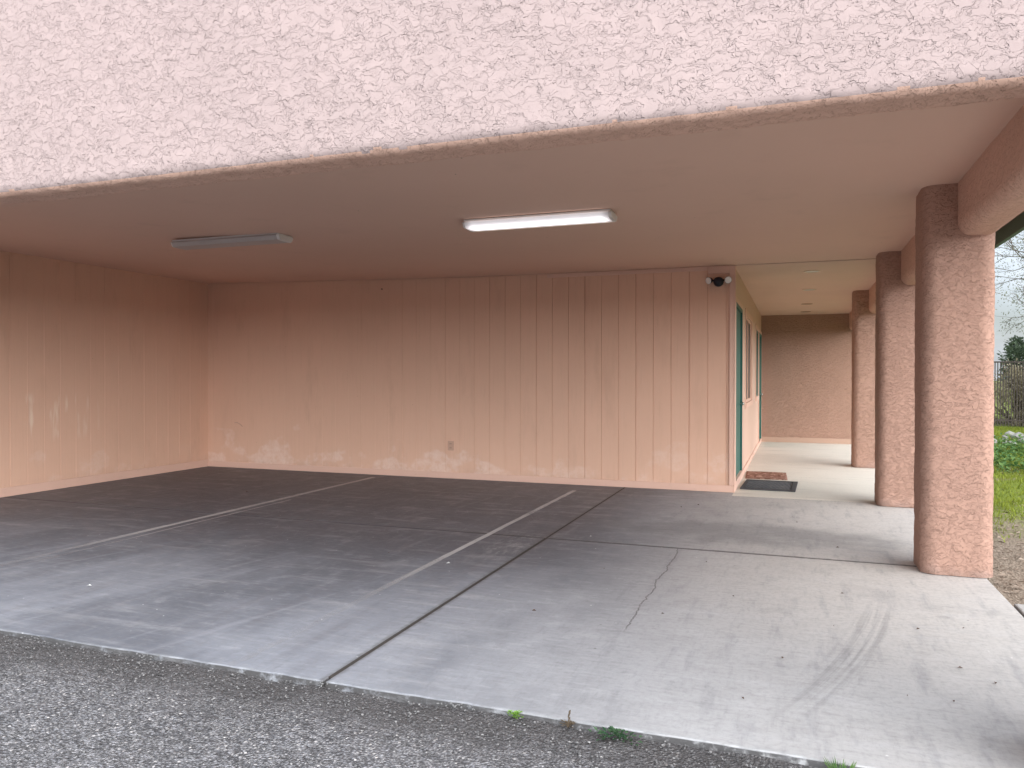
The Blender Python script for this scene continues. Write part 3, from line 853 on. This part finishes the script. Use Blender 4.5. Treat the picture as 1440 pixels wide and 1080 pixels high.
def weed(loc, kind, label):
    rg = random.Random(hash(loc[0]*1000) & 255)
    e = empty('weed', loc); tag(e, label, 'weed', 'weeds along the slab edge'); e.scale = [{'bright': .62, 'dry': .8, 'dark': .68, 'grass': .75}[kind]]*3
    V = []; F = []
    if kind == 'bright':
        for k in range(70):
            a = rg.uniform(0, 6.28); r = rg.uniform(0, .035)
            leafquad(V, F, Vector((r*cos(a)*1.3, r*sin(a)*.5, rg.uniform(.0, .035))), Vector((cos(a), sin(a), rg.uniform(.1, .9))), Vector((0, 0, 1)), rg.uniform(.012, .024), .014)
        m = M_weed_light
    elif kind == 'dark':
        for k in range(80):
            a = rg.uniform(0, 6.28); r = abs(rg.gauss(0, .05))
            leafquad(V, F, Vector((r*cos(a)*1.7, r*sin(a)*.5-.01, rg.uniform(0, .055)*max(.2, 1-r/.12))), Vector((cos(a), sin(a), rg.uniform(-.1, .8))), Vector((0, 0, 1)), rg.uniform(.022, .045), rg.uniform(.014, .024))
        m = M_weed_dark
    elif kind == 'dry':
        for k in range(36):
            a = rg.uniform(0, 6.28); r = rg.uniform(0, .03)
            leafquad(V, F, Vector((r*cos(a), r*sin(a)*.5, rg.uniform(0, .02))), Vector((cos(a), sin(a), rg.uniform(.0, .5))), Vector((0, 0, 1)), rg.uniform(.015, .03), .010)
        for k in range(12):
            leafquad(V, F, Vector((0, 0, .006*k)), Vector((rg.uniform(-.5, .5), rg.uniform(-.5, .5), .6)), Vector((0, 1, .2)), .02, .009)
        m = M_weed_dry
    else:
        for k in range(60):
            a = rg.uniform(0, 6.28); r = rg.uniform(0, .04)
            leafquad(V, F, Vector((r*cos(a)*1.6, r*sin(a)*.6, 0)), Vector((cos(a)*.7, sin(a)*.7, rg.uniform(.3, 1.5))), Vector((0, 1, .3)), rg.uniform(.03, .075), .005)
        m = M_weed
    pydata_obj('leaves', [tuple(v) for v in V], F, m, e)
    bm = bmesh.new()
    for k in range(5):
        a = k*1.3; add_cyl(bm, (0, 0, -.005), (.025*cos(a), .015*sin(a), .03), .0018, .001, n=6)
    if kind == 'dry': add_cyl(bm, (0, 0, 0), (.004, 0, .075), .002, .001, n=6)
    mesh_obj('stem', bm, m, e)
weed((-1.043, 2.895, -.016), 'bright', 'small bright green weed tuft at the slab edge')
weed((-.822, 2.89, -.016), 'dry', 'dry brown weed stalk between the two green weeds')
weed((-.615, 2.86, -.016), 'dark', 'broad dark green weed spreading over the slab edge')
weed((.147, 2.868, -.016), 'grass', 'wispy grass tuft at the slab edge farthest right')

# loose stones on the asphalt
V = []; F = []; rg = random.Random(11)
ico = bmesh.new(); bmesh.ops.create_icosphere(ico, subdivisions=1, radius=1)
iv = [v.co.copy() for v in ico.verts]; idx = {v: i for i, v in enumerate(ico.verts)}; iff = [[idx[v] for v in f.verts] for f in ico.faces]; ico.free()
def stone(V, F, p, r, flat=.6):
    rot = Matrix.Rotation(rg.uniform(0, 6.28), 3, 'Z'); k = len(V)
    s = Vector((rg.uniform(.7, 1.3), rg.uniform(.6, 1.1), flat*rg.uniform(.7, 1.2)))
    for v in iv:
        q = rot @ Vector((v.x*s.x, v.y*s.y, v.z*s.z))*r*rg.uniform(.82, 1.15)
        V.append((p[0]+q.x, p[1]+q.y, p[2]+q.z))
    for f in iff: F.append([k+a for a in f])
for k in range(9000):
    x = rg.uniform(-5.2, 1.2); y = 2.9-abs(rg.gauss(0, .55)) if k % 2 else rg.uniform(1.0, 2.9)
    if y < .9: continue
    stone(V, F, (x, y, -.018), rg.uniform(.0025, .0065))
t = NT('loose_aggregate')
gg = t.n('ShaderNodeNewGeometry').outputs['Random Per Island']
c = t.ramp(gg, [(0, (.045, .043, .043)), (.5, (.13, .125, .123)), (.9, (.21, .2, .195)), (1, (.30, .285, .275))])
M_gravel = t.bsdf(c, .85, spec=.3)
tag(pydata_obj('gravel', V, F, M_gravel), 'loose small grey stones on the asphalt', 'gravel', kind='stuff')
M_crumb = plain('mortar', (.19, .185, .18), .9, var=.3, vs=30)
# pale mortar crumbs on the slab lip
V = []; F = []
for cx in (-4.05, -3.7, -2.95, -1.95, -1.32, -1.28):
    for k in range(14):
        stone(V, F, (cx+rg.gauss(0, .05), 2.905+rg.gauss(0, .012), rg.uniform(-.018, -.002)), rg.uniform(.002, .007))
tag(pydata_obj('mortar_crumbs', V, F, M_crumb), 'crumbled pale mortar along the front lip of the slab', 'rubble', kind='stuff')

# ------------------------------------------------------------------ garden at the right
rg = random.Random(21)
V = []; F = []
for k in range(9000):
    x = rg.uniform(1.30, 6.5); y = rg.uniform(3.0, 11.5)
    if y < 5.45 and x < 2.65: continue
    if rg.random() < (y-7)/5: continue
    a = rg.uniform(0, 6.28)
    leafquad(V, F, Vector((x, y, gz(x, y)+rg.uniform(.002, .02))), Vector((cos(a), sin(a), rg.uniform(-.15, .3))), Vector((rg.uniform(-.4, .4), rg.uniform(-.4, .4), 1)), rg.uniform(.03, .085), rg.uniform(.01, .028), .2)
tag(pydata_obj('leaf_litter', [tuple(v) for v in V], F, M_litter), 'brown wood chips and dry leaves on the soil beside the column', 'leaf litter', kind='stuff')

V = []; F = []
def blade(x, y, z, h, w, lean):
    a = rg.uniform(0, 6.28); i = len(V)
    dx, dy = cos(a), sin(a); lx, ly = rg.uniform(-lean, lean), rg.uniform(-lean, lean)
    V.extend([(x-dx*w, y-dy*w, z), (x+dx*w, y+dy*w, z), (x+lx*.4+dx*w*.6, y+ly*.4+dy*w*.6, z+h*.6), (x+lx*.4-dx*w*.6, y+ly*.4-dy*w*.6, z+h*.6), (x+lx, y+ly, z+h)])
    F.extend([(i, i+1, i+2, i+3), (i+3, i+2, i+4)])
n = 0
while n < 120000:
    x = rg.uniform(1.4, 15); y = rg.uniform(7.2, 24.4)
    if x > 2.0+ (y-5)*.8: continue
    dens = min(1, max(0, (y-7.2)/2.6))**2
    patch = noise.noise((x*.9, y*.9, 4))
    if rg.random() > dens*(.85+patch*.5)+.02: continue
    hh = .07+.05*max(0, patch)
    blade(x, y, gz(x, y)-.01, rg.uniform(.5, 1.2)*hh, rg.uniform(.003, .007), .05); n += 1
tag(pydata_obj('grass', V, F, M_grass), 'bright green grass growing between the carport and the fence', 'grass', kind='stuff')
V = []; F = []
for k in range(7600):
    x = rg.uniform(2.6, 13); y = rg.uniform(12.8, 18.8)
    if x > 2.0+(y-5)*.8: continue
    pch = noise.noise((x*.7, y*.7, 9))
    if rg.random() > .55+pch: continue
    h = (.10+.16*max(0, pch+.2))
    for q in range(4):
        a = rg.uniform(0, 6.28)
        leafquad(V, F, Vector((x+rg.gauss(0, .06), y+rg.gauss(0, .06), gz(x, y)+rg.uniform(0, h))), Vector((cos(a), sin(a), rg.uniform(-.2, .8))), Vector((0, 0, 1)), rg.uniform(.05, .12), rg.uniform(.03, .065))
tag(pydata_obj('ground_cover', [tuple(v) for v in V], F, M_weed), 'lush broad-leaved weeds in front of the pale rocks', 'weeds', kind='stuff')
rg = random.Random(5)
for k in range(60):
    x = rg.uniform(3.6, 6.4); y = 19.6+rg.gauss(0, .7)
    V = []; F = []; stone(V, F, (0, 0, .05), rg.uniform(.06, .15), .6)
    o = pydata_obj('rock', V, F, M_rock); o.location = (x, y, gz(x, y))
    tag(o, 'pale rubble rock in the row before the fence', 'rock', 'pale rocks along the foot of the garden')

# fence
FY, FZ0, FZ1 = 24.65, .02, 1.80
Fe = empty('metal_fence', (0, FY, 0)); tag(Fe, 'dark metal picket fence at the back of the garden', 'fence')
pm = None
FX0, sp = 3.6, .066
def picket_mesh(bm, x): add_box(bm, x-.011, x+.011, -.011, .011, FZ0, FZ1-.03)
for k in range(96):
    if pm is None:
        bm = bmesh.new(); picket_mesh(bm, 0); p = mesh_obj('picket', bm, M_steel, Fe); pm = p
    else:
        p = pm.copy(); link(p, Fe)
    p.location = (FX0+sp*k, 0, 0)
bm = bmesh.new()
for k in range(96, 260): picket_mesh(bm, FX0+sp*k)
for k in range(-30, 0): picket_mesh(bm, FX0+sp*k)
o = mesh_obj('picket', bm, M_steel, Fe); o['kind'] = 'stuff'
for z in (.18, FZ1-.015):
    box_obj('rail', (FX0-2, FX0+sp*260, -.02, .02, z-.02, z+.02), M_steel, Fe)
for x in (FX0-2, FX0+.4-.003, FX0+2.8, FX0+5.2, FX0+7.6, FX0+10, FX0+12.4, FX0+14.8):
    box_obj('post', (x-.03, x+.03, -.031, .029, -.05, FZ1+.06), M_steel, Fe)

# trees
def tube(V, F, a, b, ra, rb, n=5):
    d = (b-a)
    if d.length < 1e-5: return
    d.normalize(); p = d.orthogonal().normalized(); q = d.cross(p); i = len(V)
    for c, r in ((a, ra), (b, rb)):
        for k in range(n): V.append(tuple(c+(p*cos(2*pi*k/n)+q*sin(2*pi*k/n))*r))
    for k in range(n): F.append((i+k, i+(k+1) % n, i+n+(k+1) % n, i+n+k))

def tree(loc, name, label, h, r0, depth, spread, leaf_n, leaf_L, leaf_mat, seed, droop=0., bare=False, lift=.35):
    rg = random.Random(seed)
    e = empty(name, loc); tag(e, label, 'tree')
    V = []; F = []; tips = []
    def grow(p, d, L, r, k):
        seg = 4
        for s in range(seg):
            nd = (d + Vector((rg.gauss(0, .13), rg.gauss(0, .13), rg.gauss(0, .10)-droop*(depth-k)*.02))).normalized()
            q = p+nd*L/seg
            tube(V, F, p, q, r*(1-.35*s/seg), r*(1-.35*(s+1)/seg), 6 if k > 2 else 4)
            p, d = q, nd
            if k <= 2: tips.append((p, d))
            if s in (1, 2) and k > 0 and rg.random() < .7:
                ax = Vector((rg.gauss(0, 1), rg.gauss(0, 1), rg.gauss(0, .4))).normalized()
                nd2 = (d+ax*spread).normalized()
                grow(p, nd2, L*rg.uniform(.55, .8), r*.5, k-1)
        if k > 0:
            for b in range(2 if k > 1 else 3):
                ax = Vector((rg.gauss(0, 1), rg.gauss(0, 1), rg.gauss(lift, .5))).normalized()
                grow(p, (d+ax*spread).normalized(), L*rg.uniform(.62, .85), r*.6, k-1)
    for b in range(3):
        a = b*2.1+rg.uniform(0, 1)
        grow(Vector((0, 0, 0)), Vector((.45*cos(a), .45*sin(a), 1)).normalized(), h*.30, r0*(1-.2*b), depth)
    pydata_obj('trunk', V, F, M_bark, e, True)
    V = []; F = []
    for k in range(leaf_n):
        p, d = tips[rg.randrange(len(tips))]
        q = p+Vector((rg.gauss(0, .12), rg.gauss(0, .12), rg.gauss(0, .12)))
        leafquad(V, F, q, Vector((rg.gauss(0, 1), rg.gauss(0, 1), rg.gauss(-.2, .6))), Vector((rg.gauss(0, .4), rg.gauss(0, .4), 1)), leaf_L*rg.uniform(.6, 1.3), leaf_L*.42)
    pydata_obj('crown', [tuple(v) for v in V], F, leaf_mat, e)
    return e
tree((7.6, 22.3, -.03), 'mesquite_tree', 'tall sparse grey-twigged tree leaning over the fence', 7.6, .15, 5, .85, 42000, .06, M_leaf_olive, 4, .5)

def shrub(loc, rx, ry, h, n, L, mat, label, name, seed, group=None, cat='shrub'):
    rg = random.Random(seed)
    e = empty(name, loc); tag(e, label, cat, group)
    V = []; F = []; TV = []; TF = []
    cl = []
    for k in range(26):
        a = rg.uniform(0, 6.28); rr_ = math.sqrt(rg.random()); zz = rg.uniform(.12, 1)
        wd = sin(min(1, zz*1.15)*pi*.86+.25)
        c = Vector((rx*rr_*cos(a)*wd, ry*rr_*sin(a)*wd, h*zz*.92)); cl.append((c, rg.uniform(.18, .34)))
        m = c*.5+Vector((rg.gauss(0, .08), rg.gauss(0, .08), .1*h))
        tube(TV, TF, Vector((c.x*.1, c.y*.1, 0)), m, .035, .02); tube(TV, TF, m, c, .02, .006)
    for k in range(n):
        c, r = cl[rg.randrange(len(cl))]
        d = Vector((rg.gauss(0, 1), rg.gauss(0, 1), rg.gauss(0, 1))).normalized()
        p = c+d*r*min(rx, h)*rg.uniform(.3, 1.15)
        if p.z < .03: p.z = .03+rg.random()*.1
        leafquad(V, F, p, Vector((d.x+rg.gauss(0, .5), d.y+rg.gauss(0, .5), d.z+rg.gauss(0, .5))), Vector((rg.gauss(0, .5), rg.gauss(0, .5), 1)), L*rg.uniform(.6, 1.3), L*.5)
    pydata_obj('crown', [tuple(v) for v in V], F, mat, e)
    pydata_obj('trunk', TV, TF, M_bark, e)
shrub((7.55, 28.2, 0), 1.35, 1.4, 4.1, 15000, .12, M_leaf_dark, 'dark dense round tree rising behind the fence', 'leafy_tree', 31, cat='tree')
for i, (x, y, h, mt, lb) in enumerate([(6.1, 26.3, 1.65, M_leaf_dry, 'tan dry bush behind the fence, beside the column edge'), (7.9, 26.6, 1.8, M_leaf_dry, 'second tan dry bush behind the fence'),
                                   (9.9, 26.4, 1.75, M_leaf_dry, 'third tan dry bush behind the fence'), (12.0, 26.7, 1.8, M_leaf_olive, 'olive bush behind the right part of the fence'), (14.2, 26.5, 1.7, M_leaf_dry, 'rightmost dry bush behind the fence')]):
    shrub((x, y, -.02), 1.25, .9, h, 8000, .085, mt, lb, 'dry_bush', 50+i, 'bushes behind the fence')

# ------------------------------------------------------------------ light, world, camera
w = bpy.data.worlds.new('World'); sc.world = w; w.use_nodes = True
nt = w.node_tree; nt.nodes.clear()
out = nt.nodes.new('ShaderNodeOutputWorld'); bg = nt.nodes.new('ShaderNodeBackground')
sky = nt.nodes.new('ShaderNodeTexSky'); sky.sky_type = 'NISHITA'; sky.sun_disc = False
EL, AZ = 27, 128
sky.sun_elevation = R(EL); sky.sun_rotation = R(AZ); sky.dust_density = 2.5; sky.air_density = 1.0
tc = nt.nodes.new('ShaderNodeTexCoord')
mp = nt.nodes.new('ShaderNodeMapping'); mp.inputs['Scale'].default_value = (1, 1, 2.6)
nz = nt.nodes.new('ShaderNodeTexNoise'); nz.inputs['Scale'].default_value = 2.2; nz.inputs['Detail'].default_value = 6; nz.inputs['Roughness'].default_value = .58
rp = nt.nodes.new('ShaderNodeValToRGB'); rp.color_ramp.elements[0].position = .30; rp.color_ramp.elements[1].position = .58
mxs = nt.nodes.new('ShaderNodeMix'); mxs.data_type = 'RGBA'
nt.links.new(tc.outputs['Generated'], mp.inputs[0]); nt.links.new(mp.outputs[0], nz.inputs[0]); nt.links.new(nz.outputs[0], rp.inputs[0])
nt.links.new(rp.outputs[0], mxs.inputs[0]); nt.links.new(sky.outputs[0], mxs.inputs[6])
# thin bright cloud, in the sky texture's own units: unseen glow added behind and right of the camera to lift the interior
vd = nt.nodes.new('ShaderNodeVectorMath'); vd.operation = 'DOT_PRODUCT'; vd.inputs[1].default_value = (.74, -.66, .10)
nt.links.new(tc.outputs['Generated'], vd.inputs[0])
cr2 = nt.nodes.new('ShaderNodeMapRange'); cr2.interpolation_type = 'SMOOTHSTEP'
cr2.inputs[1].default_value = -.2; cr2.inputs[2].default_value = .85; cr2.inputs[3].default_value = 0; cr2.inputs[4].default_value = 34
nt.links.new(vd.outputs['Value'], cr2.inputs[0])
cb = nt.nodes.new('ShaderNodeVectorMath'); cb.operation = 'SCALE'; cb.inputs[0].default_value = (.925, .995, 1.09)
sz = nt.nodes.new('ShaderNodeSeparateXYZ'); nt.links.new(tc.outputs['Generated'], sz.inputs[0])
el = nt.nodes.new('ShaderNodeMapRange'); el.interpolation_type = 'SMOOTHSTEP'      # bluish haze low over the horizon
el.inputs[1].default_value = .03; el.inputs[2].default_value = .22; el.inputs[3].default_value = 6.6; el.inputs[4].default_value = 9.5
nt.links.new(sz.outputs[2], el.inputs[0])
sm = nt.nodes.new('ShaderNodeMath'); sm.operation = 'ADD'
nt.links.new(cr2.outputs[0], sm.inputs[0]); nt.links.new(el.outputs[0], sm.inputs[1])
nt.links.new(sm.outputs[0], cb.inputs['Scale']); nt.links.new(cb.outputs[0], mxs.inputs[7])
nt.links.new(mxs.outputs[2], bg.inputs[0]); bg.inputs[1].default_value = .145
nt.links.new(bg.outputs[0], out.inputs[0])

sd = bpy.data.lights.new('sun', 'SUN'); sd.energy = 1.7; sd.angle = R(60); sd.color = (1, .95, .88)
so = bpy.data.objects.new('sun', sd); link(so)
dirv = Vector((sin(R(AZ))*cos(R(EL)), cos(R(AZ))*cos(R(EL)), sin(R(EL))))
so.rotation_euler = dirv.to_track_quat('Z', 'Y').to_euler(); so.location = (4, -6, 12)

cd = bpy.data.cameras.new('camera'); co = link(bpy.data.objects.new('camera', cd))
cd.sensor_width = 36; cd.lens = 36*1087.9/1440; cd.clip_start = .05; cd.clip_end = 2000
co.location = (0, 0, 1.34); co.rotation_euler = (R(90-.4765), R(-.068), R(20.10))
sc.camera = co

sc.render.engine = 'CYCLES'
sc.cycles.use_denoising = True
sc.cycles.max_bounces = 12; sc.cycles.diffuse_bounces = 8; sc.cycles.transparent_max_bounces = 8
sc.view_settings.view_transform = 'Standard'; sc.view_settings.look = 'None'; sc.view_settings.exposure = 0; sc.view_settings.gamma = 1
